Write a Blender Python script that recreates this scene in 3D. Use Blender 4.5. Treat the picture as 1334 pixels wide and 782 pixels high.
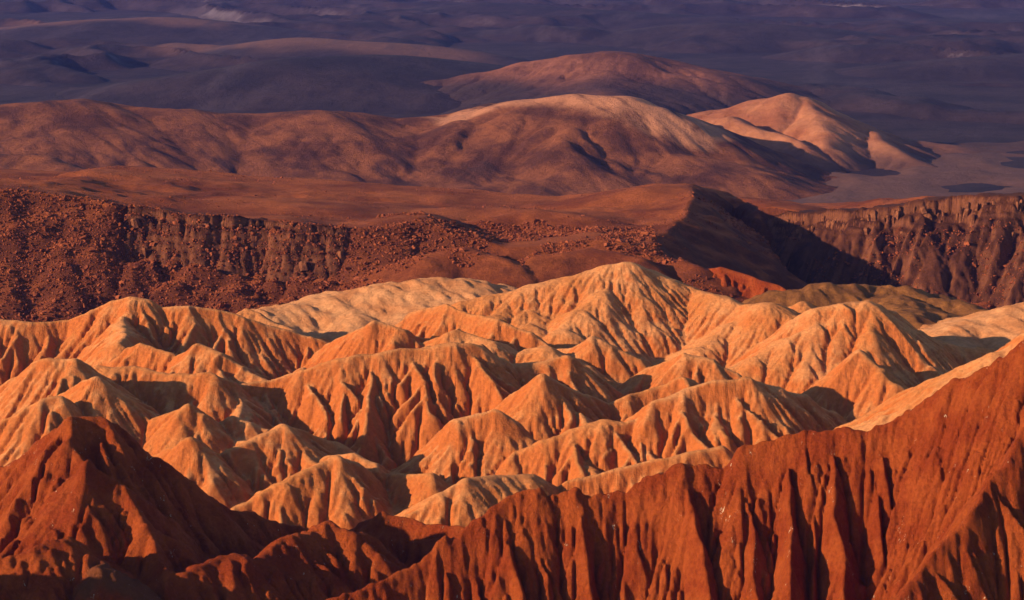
import bpy, math, random
import numpy as np
from mathutils import Vector

# ------------------------------------------------------------------ camera
scene = bpy.context.scene
for o in list(bpy.data.objects):
    bpy.data.objects.remove(o)
col = scene.collection
F_PX = 3138.0                      # focal length in pixels of the 1334 px wide photograph
PITCH = math.radians(9.24)
cam_d = bpy.data.cameras.new('camera')
cam_d.sensor_width = 36.0
cam_d.lens = 36.0 * F_PX / 1334.0
cam_d.clip_start = 1.0
cam_d.clip_end = 200000.0
cam = bpy.data.objects.new('camera', cam_d)
cam.location = (0, 0, 0)
cam.rotation_euler = (math.pi / 2 - PITCH, 0, 0)
col.objects.link(cam)
scene.camera = cam

# ------------------------------------------------------------------ light
SUN_EL = math.radians(16.5)
SUN_BACK = math.radians(22.0)      # the sun stands to the left, this far behind the camera
to_sun = Vector((-math.cos(SUN_BACK) * math.cos(SUN_EL), -math.sin(SUN_BACK) * math.cos(SUN_EL), math.sin(SUN_EL)))
world = bpy.data.worlds.new('World')
scene.world = world
world.use_nodes = True
wn = world.node_tree
for n in list(wn.nodes):
    wn.nodes.remove(n)
w_out = wn.nodes.new('ShaderNodeOutputWorld')
w_bg = wn.nodes.new('ShaderNodeBackground')
w_sky = wn.nodes.new('ShaderNodeTexSky')
w_sky.sky_type = 'NISHITA'
w_sky.sun_disc = False
w_sky.sun_elevation = SUN_EL
w_sky.sun_rotation = math.atan2(to_sun.x, to_sun.y)
w_sky.altitude = 2500
w_bg.inputs['Strength'].default_value = 0.10
wn.links.new(w_sky.outputs[0], w_bg.inputs[0])
wn.links.new(w_bg.outputs[0], w_out.inputs[0])

sun_d = bpy.data.lights.new('sun', 'SUN')
sun_d.energy = 5.0
sun_d.angle = math.radians(0.5)
sun_d.color = (1.0, 0.74, 0.50)
sun = bpy.data.objects.new('sun', sun_d)
sun.rotation_euler = to_sun.to_track_quat('Z', 'Y').to_euler()
sun.location = (-300, -100, 200)
col.objects.link(sun)

vs = scene.view_settings
vs.view_transform = 'Standard'
vs.look = 'None'
vs.gamma = 1.0
vs.use_curve_mapping = False
vs.exposure = 0.8
scene.cycles.volume_bounces = 0
scene.cycles.max_bounces = 4
scene.cycles.diffuse_bounces = 3

# ------------------------------------------------------------------ helpers
RNG = np.random.default_rng(11)
CP, SP = math.cos(PITCH), math.sin(PITCH)

def tanz(py):                      # drop per metre of depth along the photograph's row py
    v = (391.0 - py) / F_PX
    return (SP - CP * v) / (CP + SP * v)

def upx(px, py):                   # sideways metres per metre of depth
    v = (391.0 - py) / F_PX
    return (px - 667.0) / F_PX / (CP + SP * v)

def at(px, py, Y):
    return np.array([Y * upx(px, py), Y, -Y * tanz(py)])

_lat = {}
def vnoise(x, y, seed):
    if seed not in _lat:
        _lat[seed] = np.random.default_rng(seed).random((256, 256)).astype(np.float32) * 2 - 1
    L = _lat[seed]
    xi = np.floor(x).astype(np.int32); yi = np.floor(y).astype(np.int32)
    fx = (x - xi).astype(np.float32); fy = (y - yi).astype(np.float32)
    fx = fx * fx * fx * (fx * (fx * 6 - 15) + 10); fy = fy * fy * fy * (fy * (fy * 6 - 15) + 10)
    x0 = xi & 255; x1 = (xi + 1) & 255; y0 = yi & 255; y1 = (yi + 1) & 255
    a = L[y0, x0] * (1 - fx) + L[y0, x1] * fx
    b = L[y1, x0] * (1 - fx) + L[y1, x1] * fx
    return a * (1 - fy) + b * fy

def fbm(x, y, wl, octv, seed, gain=0.5):
    s = np.zeros_like(x, dtype=np.float32); a = 1.0
    for k in range(octv):
        s += a * vnoise(x / wl + 17.3 * k, y / wl - 9.1 * k, seed + k)
        wl *= 0.5; a *= gain
    return s

def sm(a, b, x):
    t = np.clip((x - a) / (b - a), 0, 1)
    return t * t * (3 - 2 * t)

def prof(d, s, r):                 # rounded crest, then a straight slope
    return s * (np.sqrt(d * d + r * r) - r)

def cliff_prof(d, s, r, drop=7.0, steep=3.0):   # caprock cliff, then talus
    w = drop / steep
    return np.where(d < w, steep * d, drop + s * (d - w))

class Field:
    """height field built from a skeleton of ridge lines"""
    def __init__(self, x0, x1, y0, y1, res, base, warp=((22, 2.4), (7, 0.8)), seed=1, resy=None):
        self.res = res; self.resy = resy or res; self.base = base
        self.xs = np.arange(x0, x1, res, dtype=np.float32); self.ys = np.arange(y0, y1, self.resy, dtype=np.float32)
        self.X, self.Y = np.meshgrid(self.xs, self.ys)
        self.WX = self.X.copy(); self.WY = self.Y.copy()
        for i, (wl, am) in enumerate(warp):
            self.WX += am * fbm(self.X, self.Y, wl, 2, seed * 50 + i * 7)
            self.WY += am * fbm(self.X, self.Y, wl, 2, seed * 50 + i * 7 + 3)
        self.H = np.full(self.X.shape, base, np.float32)

    def seg(self, a, b, s, r, s2=None, cliff=None):
        zt = max(a[2], b[2]) - self.base
        if zt <= 0: return
        reach = zt / min(s, s2 if s2 else s) + r + 6
        reach = min(reach, 500)
        i0, i1 = np.searchsorted(self.xs, [min(a[0], b[0]) - reach, max(a[0], b[0]) + reach])
        j0, j1 = np.searchsorted(self.ys, [min(a[1], b[1]) - reach, max(a[1], b[1]) + reach])
        if i1 <= i0 or j1 <= j0: return
        X = self.WX[j0:j1, i0:i1]; Y = self.WY[j0:j1, i0:i1]
        dx, dy = b[0] - a[0], b[1] - a[1]
        L2 = dx * dx + dy * dy + 1e-9
        t = np.clip(((X - a[0]) * dx + (Y - a[1]) * dy) / L2, 0, 1)
        ex = X - a[0] - t * dx; ey = Y - a[1] - t * dy
        d = np.sqrt(ex * ex + ey * ey)
        z = a[2] + t * (b[2] - a[2])
        p = cliff_prof(d, s, r, *cliff) if cliff else prof(d, s, r)
        if s2 is not None:         # s on the right-hand side of the line, s2 on its left
            side = dx * (Y - a[1]) - dy * (X - a[0]) > 0
            p = np.where(side, prof(d, s2, r), p)
        np.maximum(self.H[j0:j1, i0:i1], z - p, out=self.H[j0:j1, i0:i1])

    def line(self, P, s, r, s2=None, cliff=None):
        for a, b in zip(P[:-1], P[1:]):
            self.seg(a, b, s, r, s2, cliff)

    def sides(self, P, sp, length, grad, s, r, which=(1, -1), seed=0, sub=True, skew=0.0):
        """side spurs running down from a ridge line"""
        rg = random.Random(seed)
        P = [np.array(p, float) for p in P]
        for sd in which:
            pos = rg.uniform(0.2, 1.0) * sp
            for a, b in zip(P[:-1], P[1:]):
                L = math.hypot(b[0] - a[0], b[1] - a[1])
                while pos < L:
                    p = a + (b - a) * pos / max(L, 1e-6)
                    ang = math.atan2(b[1] - a[1], b[0] - a[0]) - sd * math.pi / 2 + rg.uniform(-.4, .4) + skew
                    ln = length * rg.uniform(.55, 1.2); g = grad * rg.uniform(.85, 1.12)
                    q = p.copy(); q[2] -= rg.uniform(0.1, .5) * r * s
                    pts = [q]
                    n = 4
                    for k in range(n):
                        ang += rg.uniform(-.22, .22)
                        st = ln / n
                        q = q + np.array([math.cos(ang) * st, math.sin(ang) * st, -g * st * (0.8 + .13 * k)])
                        pts.append(q)
                    self.line(pts, s * rg.uniform(1.0, 1.25), r * .5)
                    if sub:
                        for k in (1, 2, 3):
                            for sg in (-1, 1):
                                if rg.random() < .65:
                                    a2 = ang + sg * rg.uniform(.6, 1.0)
                                    st = ln * rg.uniform(.18, .32)
                                    q0 = pts[k]; q1 = q0 + np.array([math.cos(a2) * st, math.sin(a2) * st, -g * 1.12 * st])
                                    self.seg(q0, q1, s * 1.2, r * .3)
                    pos += sp * rg.uniform(.65, 1.4)
                pos -= L

    def ridge(self, pts, Ya=None, Yb=None, s=.75, r=3., spurs=None, s2=None, cliff=None, dz=0):
        P = pix(pts, Ya, Yb)
        for p in P: p[2] += dz
        self.line(P, s, r, s2, cliff)
        if spurs:
            self.sides(P, *spurs[:3], s=s, r=r, **(spurs[3] if len(spurs) > 3 else {}))
        return P

    def spur(self, start, pts, grad, s, r, spurs=None, s2=None):
        """a ridge coming down from start=(px,py,Y) through picture points at the given gradient"""
        p = at(*start); P = [p]
        for (px, py) in pts:
            Yc = np.linspace(p[1] + 2, p[1] - 120, 2500)
            T = tanz(py); U = upx(px, py)
            g = -Yc * T - (p[2] - grad * np.hypot(p[0] - Yc * U, p[1] - Yc))
            k = np.where((g[:-1] < 0) & (g[1:] >= 0))[0]
            k = k[0] if len(k) else int(np.argmin(np.abs(g)))
            p = np.array([Yc[k] * U, Yc[k], -Yc[k] * T]); P.append(p)
        self.line(P, s, r, s2)
        if spurs:
            self.sides(P, *spurs[:3], s=s, r=r, **(spurs[3] if len(spurs) > 3 else {}))
        return P

    def blur(self, n=1):
        for _ in range(n):
            H = self.H
            Hp = np.pad(H, 1, mode='edge')
            self.H = (Hp[1:-1, 1:-1] * 4 + (Hp[:-2, 1:-1] + Hp[2:, 1:-1] + Hp[1:-1, :-2] + Hp[1:-1, 2:]) * 2
                      + Hp[:-2, :-2] + Hp[2:, 2:] + Hp[:-2, 2:] + Hp[2:, :-2]) / 16

    def carve(self, rounds=2, iters=60, k=.06, m=.5, cap=200., noise=.05, seed=5, p=2.0):
        """water running down the slopes cuts rills"""
        r = self.res
        q_ = self.resy / r; dg = math.hypot(1, q_)
        nb = [(-1, 0, q_), (1, 0, q_), (0, -1, 1), (0, 1, 1), (-1, -1, dg), (-1, 1, dg), (1, -1, dg), (1, 1, dg)]
        rg = np.random.default_rng(seed)
        A = np.ones_like(self.H)
        ny, nx = self.H.shape
        for q in range(rounds):
            Hn = self.H + noise * rg.standard_normal(self.H.shape).astype(np.float32)
            W = []; tot = np.full(self.H.shape, 1e-9, np.float32); mx = np.zeros_like(self.H)
            Hp = np.pad(Hn, 1, mode='edge')
            for (j, i, d) in nb:
                w = np.maximum((Hn - Hp[1 + j:1 + j + ny, 1 + i:1 + i + nx]) / (d * r), 0)
                mx = np.maximum(mx, w)
                w = w ** p
                W.append(w); tot += w
            for w in W: w /= tot
            for _ in range(iters):
                Ap = np.ones((ny + 2, nx + 2), np.float32)
                for (j, i, d), w in zip(nb, W):
                    Ap[1 + j:1 + j + ny, 1 + i:1 + i + nx] += A * w
                A = np.minimum(Ap[1:-1, 1:-1], 4000)
            self.H = self.H - k * np.minimum(np.maximum(A - 1.5, 0), cap) ** m * np.minimum(mx, 1.0)
        return A

    def gullies(self, f=2, mask=None, **kw):
        """the same on a coarser grid: the larger, branching gullies"""
        c = Field.__new__(Field); c.res = self.res * f; c.resy = self.resy * f
        c.H = self.H[::f, ::f].copy(); h0 = c.H.copy()
        c.carve(**kw)
        d = c.H - h0
        iy = np.arange(self.H.shape[0]) / f; ix = np.arange(self.H.shape[1]) / f
        y0 = np.clip(iy.astype(int), 0, d.shape[0] - 2); x0 = np.clip(ix.astype(int), 0, d.shape[1] - 2)
        fy = np.clip(iy - y0, 0, 1)[:, None].astype(np.float32); fx = np.clip(ix - x0, 0, 1)[None, :].astype(np.float32)
        up = (d[y0][:, x0] * (1 - fx) + d[y0][:, x0 + 1] * fx) * (1 - fy) + (d[y0 + 1][:, x0] * (1 - fx) + d[y0 + 1][:, x0 + 1] * fx) * fy
        self.H = self.H + (up if mask is None else up * mask)

    def mesh(self, name, mat, trim=0.05, pale=None):
        H = self.H; ny, nx = H.shape
        keep = H > self.base + trim
        fk = keep[:-1, :-1] | keep[1:, :-1] | keep[:-1, 1:] | keep[1:, 1:]
        idx = np.arange(ny * nx, dtype=np.int32).reshape(ny, nx)
        q = np.stack([idx[:-1, :-1][fk], idx[:-1, 1:][fk], idx[1:, 1:][fk], idx[1:, :-1][fk]], 1)
        used = np.zeros(ny * nx, bool); used[q.ravel()] = True
        remap = np.cumsum(used).astype(np.int32) - 1
        co = np.stack([self.X, self.Y, H], -1).reshape(-1, 3)[used]
        o = mesh_obj(name, co, remap[q], mat)
        if pale is not None:
            at_ = o.data.attributes.new('pale', 'FLOAT', 'POINT'); at_.data.foreach_set('value', np.ascontiguousarray(pale.reshape(-1)[used], np.float32))
        return o
    def dist(self, P):
        d = np.full(self.X.shape, 1e9, np.float32)
        for a, b in zip(P[:-1], P[1:]):
            dx, dy = b[0] - a[0], b[1] - a[1]
            t = np.clip(((self.X - a[0]) * dx + (self.Y - a[1]) * dy) / (dx * dx + dy * dy), 0, 1)
            d = np.minimum(d, np.hypot(self.X - a[0] - t * dx, self.Y - a[1] - t * dy))
        return d

    def height(self, x, y):
        i = np.clip(((x - self.xs[0]) / self.res).astype(int), 1, len(self.xs) - 3)
        j = np.clip(((y - self.ys[0]) / self.resy).astype(int), 1, len(self.ys) - 3)
        fx = np.clip((x - self.xs[i]) / self.res, 0, 1); fy = np.clip((y - self.ys[j]) / self.resy, 0, 1)
        H = self.H
        return (H[j, i] * (1 - fx) + H[j, i + 1] * fx) * (1 - fy) + (H[j + 1, i] * (1 - fx) + H[j + 1, i + 1] * fx) * fy

def pix(pts, Ya=None, Yb=None):
    n = len(pts); Ys = [None] * n
    for i, p in enumerate(pts):
        if len(p) > 2: Ys[i] = p[2]
    if Ya is not None and Ys[0] is None: Ys[0] = Ya
    if Ys[-1] is None: Ys[-1] = Yb if Yb is not None else (Ya if Ya is not None else Ys[0])
    if Ys[0] is None: Ys[0] = Ys[-1]
    kn = [i for i in range(n) if Ys[i] is not None]
    Yi = np.interp([p[0] for p in pts], *zip(*sorted((pts[i][0], Ys[i]) for i in kn))) if pts[0][0] != pts[-1][0] else np.interp(range(n), kn, [Ys[i] for i in kn])
    return [at(p[0], p[1], y) for p, y in zip(pts, Yi)]

def mesh_obj(name, co, faces, mat, smooth=True, parent=None):
    me = bpy.data.meshes.new(name)
    co = np.ascontiguousarray(co, np.float32); faces = np.ascontiguousarray(faces, np.int32)
    nf, k = faces.shape
    me.vertices.add(len(co)); me.vertices.foreach_set('co', co.ravel())
    me.loops.add(nf * k); me.loops.foreach_set('vertex_index', faces.ravel())
    me.polygons.add(nf)
    me.polygons.foreach_set('loop_start', np.arange(0, nf * k, k, dtype=np.int32))
    me.polygons.foreach_set('use_smooth', np.full(nf, smooth, bool))
    me.update(calc_edges=True)
    me.materials.append(mat)
    o = bpy.data.objects.new(name, me)
    col.objects.link(o)
    if parent: o.parent = parent
    return o

def structure(o, label=None):
    o['kind'] = 'structure'
    if label: o['label'] = label
    return o

# ------------------------------------------------------------------ materials
def soil(name, c_lo, c_hi, c_slope=None, patch=30., fine=1.2, bump=.25, bump_scale=1.5, streak=None, flecks=None, rough=.95, slope_rng=(.62, .92), bands=None, rill=None, pale=None):
    """weathered earth: two colours mixed by noise, a third where the ground is steep"""
    m = bpy.data.materials.new(name); m.use_nodes = True
    nt = m.node_tree; N = nt.nodes; L = nt.links
    b = N['Principled BSDF']; b.inputs['Roughness'].default_value = rough
    b.inputs['Specular IOR Level'].default_value = .08
    tc = N.new('ShaderNodeNewGeometry')
    pos = tc.outputs['Position']
    def noise(scale, det=5, rgh=.6, vec=None):
        n = N.new('ShaderNodeTexNoise'); n.inputs['Scale'].default_value = scale
        n.inputs['Detail'].default_value = det; n.inputs['Roughness'].default_value = rgh
        L.new(vec or pos, n.inputs['Vector']); return n.outputs['Fac']
    def ramp(fac, a, b_):
        r = N.new('ShaderNodeMapRange'); r.inputs[1].default_value = a; r.inputs[2].default_value = b_
        r.interpolation_type = 'SMOOTHSTEP'; L.new(fac, r.inputs[0]); return r.outputs[0]
    def mix(fac, a, b_, mode='MIX'):
        x = N.new('ShaderNodeMix'); x.data_type = 'RGBA'; x.blend_type = mode
        if isinstance(fac, float): x.inputs[0].default_value = fac
        else: L.new(fac, x.inputs[0])
        for i, c in ((6, a), (7, b_)):
            if isinstance(c, tuple): x.inputs[i].default_value = (*c, 1)
            else: L.new(c, x.inputs[i])
        return x.outputs[2]
    def stretch(sx, sy, sz, rot=0.0):
        v = pos
        if rot:
            r0 = N.new('ShaderNodeMapping'); r0.inputs['Rotation'].default_value = (0, 0, rot); L.new(pos, r0.inputs['Vector']); v = r0.outputs[0]
        mp = N.new('ShaderNodeMapping'); mp.inputs['Scale'].default_value = (sx, sy, sz)
        L.new(v, mp.inputs['Vector']); return mp.outputs[0]
    c = mix(ramp(noise(1. / patch, 6, .62), .36, .64), c_lo, c_hi)
    if c_slope:
        sx = N.new('ShaderNodeSeparateXYZ'); L.new(tc.outputs['Normal'], sx.inputs[0])
        st = N.new('ShaderNodeMath'); st.operation = 'MULTIPLY_ADD'
        L.new(noise(1. / 7., 5, .7), st.inputs[0]); st.inputs[1].default_value = .18; L.new(sx.outputs[2], st.inputs[2])
        c = mix(ramp(st.outputs[0], slope_rng[0] + .09, slope_rng[1] + .09), c_slope, c)
    f = ramp(noise(1. / fine, 4, .7), .25, .75)
    c = mix(f, mix(1.0, c, (.80, .78, .76), 'MULTIPLY'), mix(1.0, c, (1.14, 1.14, 1.14), 'MULTIPLY'))
    if pale:                        # a further tone, laid on where the vertex mask says
        at_ = N.new('ShaderNodeAttribute'); at_.attribute_name = 'pale'
        c = mix(at_.outputs['Fac'], c, mix(f, mix(1.0, pale, (.82, .8, .78), 'MULTIPLY'), pale))
    if bands:                       # old beds showing in the slope
        (wl, amt, cb) = bands
        nv = noise(1., 3, .6, stretch(.01, .01, 1. / wl))
        c = mix(ramp(nv, .56, .68), c, mix(amt, c, cb))
    if streak:                      # long pale or dark streaks
        for (vec, lo, hi, cs) in streak:
            c = mix(ramp(noise(1., 5, .65, stretch(*vec)), lo, hi), c, cs)
    if flecks:                      # salt and gypsum flecks in narrow veins
        (vec, lo, hi, cs) = flecks
        vein = ramp(noise(1., 3, .6, stretch(*vec)), lo, hi)
        spot = ramp(noise(1., 4, .75, stretch(2.6, 2.6, .6)), .56, .63)
        mm = N.new('ShaderNodeMath'); mm.operation = 'MULTIPLY'; L.new(vein, mm.inputs[0]); L.new(spot, mm.inputs[1])
        c = mix(mm.outputs[0], c, cs)
    L.new(c, b.inputs['Base Color'])
    bp = N.new('ShaderNodeBump'); bp.inputs['Strength'].default_value = 1.0; bp.inputs['Distance'].default_value = bump
    L.new(noise(bump_scale, 9, .74), bp.inputs['Height'])
    if rill:                        # fine rills washed down the slope
        (w, dist) = rill
        sn = N.new('ShaderNodeSeparateXYZ'); L.new(tc.outputs['Normal'], sn.inputs[0])
        def absn(o):
            q = N.new('ShaderNodeMath'); q.operation = 'ABSOLUTE'; L.new(o, q.inputs[0]); return q.outputs[0]
        def mul(a, b2):
            q = N.new('ShaderNodeMath'); q.operation = 'MULTIPLY'; L.new(a, q.inputs[0]); L.new(b2, q.inputs[1]); return q.outputs[0]
        def ridged(v):              # sharp-bottomed channels
            q = N.new('ShaderNodeMath'); q.operation = 'SUBTRACT'; L.new(v, q.inputs[0]); q.inputs[1].default_value = .5
            return absn(q.outputs[0])
        ax = mul(absn(sn.outputs[1]), ridged(noise(1., 4, .55, stretch(1. / w, .12 / w, .12 / w))))
        ay = mul(absn(sn.outputs[0]), ridged(noise(1., 4, .55, stretch(.12 / w, 1. / w, .12 / w))))
        ad = N.new('ShaderNodeMath'); ad.operation = 'ADD'; L.new(ax, ad.inputs[0]); L.new(ay, ad.inputs[1])
        ad_m = N.new('ShaderNodeMath'); ad_m.operation = 'MULTIPLY'; L.new(ad.outputs[0], ad_m.inputs[0]); L.new(ramp(noise(.09, 3, .6), .38, .62), ad_m.inputs[1]); ad = ad_m
        b2 = N.new('ShaderNodeBump'); b2.inputs['Strength'].default_value = 1.0; b2.inputs['Distance'].default_value = dist
        L.new(ad.outputs[0], b2.inputs['Height']); L.new(bp.outputs[0], b2.inputs['Normal'])
        L.new(b2.outputs[0], b.inputs['Normal'])
    else:
        L.new(bp.outputs[0], b.inputs['Normal'])
    return m

M = {}
M['sand'] = soil('sand_soil', (.49, .178, .050), (.59, .250, .090), (.41, .114, .027), patch=28, slope_rng=(.64, .93), bump=.5, bump_scale=.9, rill=(4.0, 1.7))
M['pale'] = soil('pale_sand', (.53, .21, .075), (.64, .30, .125), patch=14, bump=.9, bump_scale=1.3, fine=2)
M['red'] = soil('red_clay', (.27, .043, .008), (.38, .078, .015), patch=9, bump=1.5, bump_scale=1.1, fine=.8, rill=(2.2, 1.0),
                pale=(.20, .062, .022), flecks=((.5, .5, .03), .64, .70, (.72, .55, .36)))
M['rock'] = soil('boulder_slope_soil', (.105, .034, .017), (.16, .052, .024), patch=18, bump=.8, bump_scale=.6, fine=1.5)
M['plateau'] = soil('plateau_soil', (.16, .037, .013), (.31, .082, .024), (.11, .030, .013), patch=45, bump=1.0, bump_scale=.7, fine=1.6, slope_rng=(.80, .95))
M['ochre'] = soil('ochre_soil', (.15, .060, .019), (.27, .105, .028), patch=9, bump=.8, bump_scale=.5)
M['boulder'] = soil('boulder_rock', (.12, .029, .012), (.28, .076, .030), patch=2.5, bump=.12, bump_scale=3, fine=.5)
M['range'] = soil('hill_range_soil', (.080, .027, .015), (.24, .078, .030), patch=55, streak=[((.005, .035, .02, 1.1), .50, .66, (.052, .021, .015))], bump=2.2, bump_scale=.35, fine=4, pale=(.50, .21, .105))  # pale paints the sunlit crest; the shaded front face goes into the dark tone
M['far_lit'] = soil('pale_hill_soil', (.30, .105, .052), (.40, .17, .09), patch=60, bump=1.5, bump_scale=.1, fine=10)
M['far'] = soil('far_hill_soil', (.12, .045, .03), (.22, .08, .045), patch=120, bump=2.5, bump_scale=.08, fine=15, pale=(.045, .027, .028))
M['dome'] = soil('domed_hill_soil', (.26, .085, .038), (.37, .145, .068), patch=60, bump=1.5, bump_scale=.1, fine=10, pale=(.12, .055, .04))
M['plain'] = soil('plain_soil', (.022, .014, .018), (.042, .025, .028), patch=120, bump=3.0, bump_scale=.05, fine=20, pale=(.17, .08, .055),  # darkened tones stand in for cloud shade over the far plain
                  c_slope=(.10, .075, .085), slope_rng=(.80, .93), streak=[((.010, .0016, .01, .16), .50, .72, (.055, .036, .042))])
M['canyon'] = soil('canyon_wall_rock', (.055, .018, .010), (.095, .031, .015), (.15, .052, .024), patch=14, bump=.9, bump_scale=.6, fine=1.8, slope_rng=(.45, .75))

# ------------------------------------------------------------------ ground and far plain
def ground_z(Y):
    return np.interp(Y, [-400, 0, 1050, 1500, 2000, 6000, 90000], [-190, -178, -182, -225, -236, -238, -238])
gy = np.concatenate([np.linspace(-3000, 1500, 30), np.geomspace(1530, 90000, 60)])
gx = np.concatenate([-np.geomspace(60000, 900, 16), np.linspace(-800, 800, 17), np.geomspace(900, 60000, 16)])
GX, GY = np.meshgrid(gx, gy)
gi = np.arange(GX.size).reshape(GX.shape)
gq = np.stack([gi[:-1, :-1], gi[:-1, 1:], gi[1:, 1:], gi[1:, :-1]], -1).reshape(-1, 4)
structure(mesh_obj('ground', np.stack([GX, GY, ground_z(GY) - 2.0], -1).reshape(-1, 3), gq, M['plain']))

pl = Field(-1450, 1450, 1480, 7200, 5.5, -290, warp=((400, 40),), seed=3, resy=22.)
pl.H = ground_z(pl.Y).astype(np.float32) + ((5 * fbm(pl.X + .4 * pl.Y, pl.Y, 520, 2, 31, .5) + 64 * (.30 - np.abs(fbm(pl.X + .5 * pl.Y, pl.Y * .75, 560, 5, 35, .5)))) * sm(2300, 3600, pl.Y + .3 * pl.X)).astype(np.float32)
for pts, Ya, Yb, s, r in [
    ([(330, 62), (400, 50), (480, 55), (560, 72)], 3900, 3700, .16, 60),
    ([(60, 45), (120, 24), (180, 22), (240, 38)], 4700, 4600, .12, 70),
    ([(420, 22), (520, 12), (640, 4), (760, 12), (900, 22), (1030, 42)], 5600, 4700, .14, 70),
    ([(840, 60), (930, 30), (1000, 30), (1060, 55)], 4500, 4300, .15, 60),
    ([(1060, 78), (1120, 58), (1180, 55), (1230, 68)], 3950, 3900, .2, 40),
    ([(1180, 95), (1260, 75), (1340, 70), (1450, 60)], 3500, 3700, .14, 60),
    ([(380, 110), (440, 75), (520, 72), (570, 88)], 3150, 3250, .15, 50),
    ([(1290, 190), (1400, 165), (1500, 160)], 2550, 2700, .14, 50)]:
    P = pl.ridge(pts, Ya, Yb, s, r)
    pl.sides(P, 90, 260, s * .7, s, r * .4, seed=int(pts[0][0]))
pl.H += (5.5 * (.3 - np.abs(fbm(pl.X - .2 * pl.Y, pl.Y * .8, 150, 4, 37, .55))) * sm(1750, 2000, pl.Y) * (1 - sm(2700, 3300, pl.Y))).astype(np.float32)
pl.carve(3, 40, .5, .45, 60, .4, p=3.0)
red_d = np.minimum(pl.dist(pix([(330, 62), (400, 50), (480, 55), (560, 72)], 3900, 3700)), pl.dist(pix([(60, 45), (120, 24), (180, 22), (240, 38)], 4700, 4600)))
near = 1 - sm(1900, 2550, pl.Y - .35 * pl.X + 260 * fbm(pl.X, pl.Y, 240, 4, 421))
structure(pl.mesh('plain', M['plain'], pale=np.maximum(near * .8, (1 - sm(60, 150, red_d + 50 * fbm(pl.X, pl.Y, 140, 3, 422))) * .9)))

# ------------------------------------------------------------------ far hills
fh = Field(-480, 420, 2060, 3500, 3.5, -246, warp=((120, 12), (40, 4)), seed=5)
def gp(n): return dict(seed=n)
fh.ridge([(370, 134), (430, 119), (500, 110), (560, 104), (620, 94), (690, 80), (760, 70), (805, 66), (845, 76), (872, 92), (895, 98), (920, 120)], 3050, 3000, .36, 26, (55, 120, .25, gp(1)))
fh.ridge([(805, 66, 3040), (790, 100, 2900), (760, 125, 2760)], None, None, .24, 30, (60, 130, .16, gp(2)))
fh.carve(4, 40, .35, .5, 60, .3, p=4.0)
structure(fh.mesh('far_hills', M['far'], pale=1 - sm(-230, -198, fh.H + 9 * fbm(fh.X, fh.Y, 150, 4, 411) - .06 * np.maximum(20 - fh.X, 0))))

rt = Field(80, 620, 2060, 2800, 2.4, -242, warp=((80, 7), (25, 2.5)), seed=6)
rt.ridge([(885, 160), (930, 143), (985, 128), (1020, 121), (1042, 126)], 2420, 2385, .50, 18, (45, 60, .36, gp(3)))
rt.ridge([(1042, 126, 2385), (1058, 148, 2330), (1068, 170, 2285), (1074, 192, 2235)], None, None, .55, 12)
rt.ridge([(900, 158, 2340), (945, 152, 2310), (1000, 172, 2270), (1052, 194, 2215)], None, None, .55, 7)
rt.ridge([(985, 180, 2280), (1000, 190, 2240), (1050, 212, 2190), (1080, 225, 2170)], None, None, .4, 8, (30, 40, .28, gp(6)))
rt.ridge([(1100, 160, 2400), (1130, 172, 2330), (1150, 190, 2270), (1200, 215, 2215)], None, None, .4, 9, (35, 45, .28, gp(7)))
rt.ridge([(1150, 178), (1220, 188), (1300, 200), (1380, 205)], 2400, 2330, .14, 18)
rt.carve(4, 40, .16, .5, 60, .15, p=4.0)
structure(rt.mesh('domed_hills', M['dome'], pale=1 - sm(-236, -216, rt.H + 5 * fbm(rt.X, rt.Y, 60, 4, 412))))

lr = Field(-520, 330, 1640, 2480, 2.4, -244, warp=((90, 9), (28, 3)), seed=7)
lr.ridge([(-160, 128), (-60, 140), (40, 134), (100, 131), (160, 141), (240, 143), (330, 148), (420, 143), (490, 156), (560, 156), (610, 152), (660, 142), (700, 130)], 2230, 2240, .23, 30, (34, 200, .185, dict(seed=8, skew=.8)))
lr.ridge([(640, 150), (700, 127), (745, 121), (790, 123), (830, 137), (862, 165), (888, 196)], 2240, 2150, .40, 24, (26, 110, .27, dict(seed=18, skew=.5)))
lr.ridge([(830, 137, 2260), (845, 160, 2200), (880, 195, 2120)], None, None, .45, 9)
lr.ridge([(600, 158, 2190), (680, 165, 2150), (740, 160, 2170), (800, 170, 2150), (850, 195, 2110)], None, None, .34, 14, (40, 70, .24, dict(seed=12)))
lr.ridge([(0, 200, 1850), (60, 205, 1830), (110, 220, 1790)], None, None, .4, 10, (30, 40, .25, dict(seed=13)))
lr.ridge([(715, 245, 1990), (800, 222, 2040), (880, 198, 2080), (930, 205, 2060), (960, 225, 2040)], None, None, .25, 12, (30, 50, .18, dict(seed=14)))
lr.H += 2.0 * fbm(lr.X + .5 * lr.Y, lr.Y * .7, 70, 4, 405)
lr.gullies(f=2, rounds=4, iters=50, k=.18, m=.5, cap=50, noise=.2, p=4.0)
lr.carve(3, 40, .12, .5, 60, .12, p=3.0)
lit_crest_d = lr.dist(pix([(600, 154), (650, 143), (700, 127), (745, 121), (790, 123), (830, 137), (862, 165), (888, 196)], 2240, 2150))
structure(lr.mesh('hill_range', M['range'], pale=1 - sm(22, 48, lit_crest_d + 16 * fbm(lr.X, lr.Y, 45, 4, 401))))  # sunlit crest painted into the colour, with a ragged edge
# ------------------------------------------------------------------ boulder slope, plateau and canyon
bs = Field(-300, 390, 890, 1560, 1.75, -215, warp=((60, 4), (18, 1.6), (6, .7)), seed=9)
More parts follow.
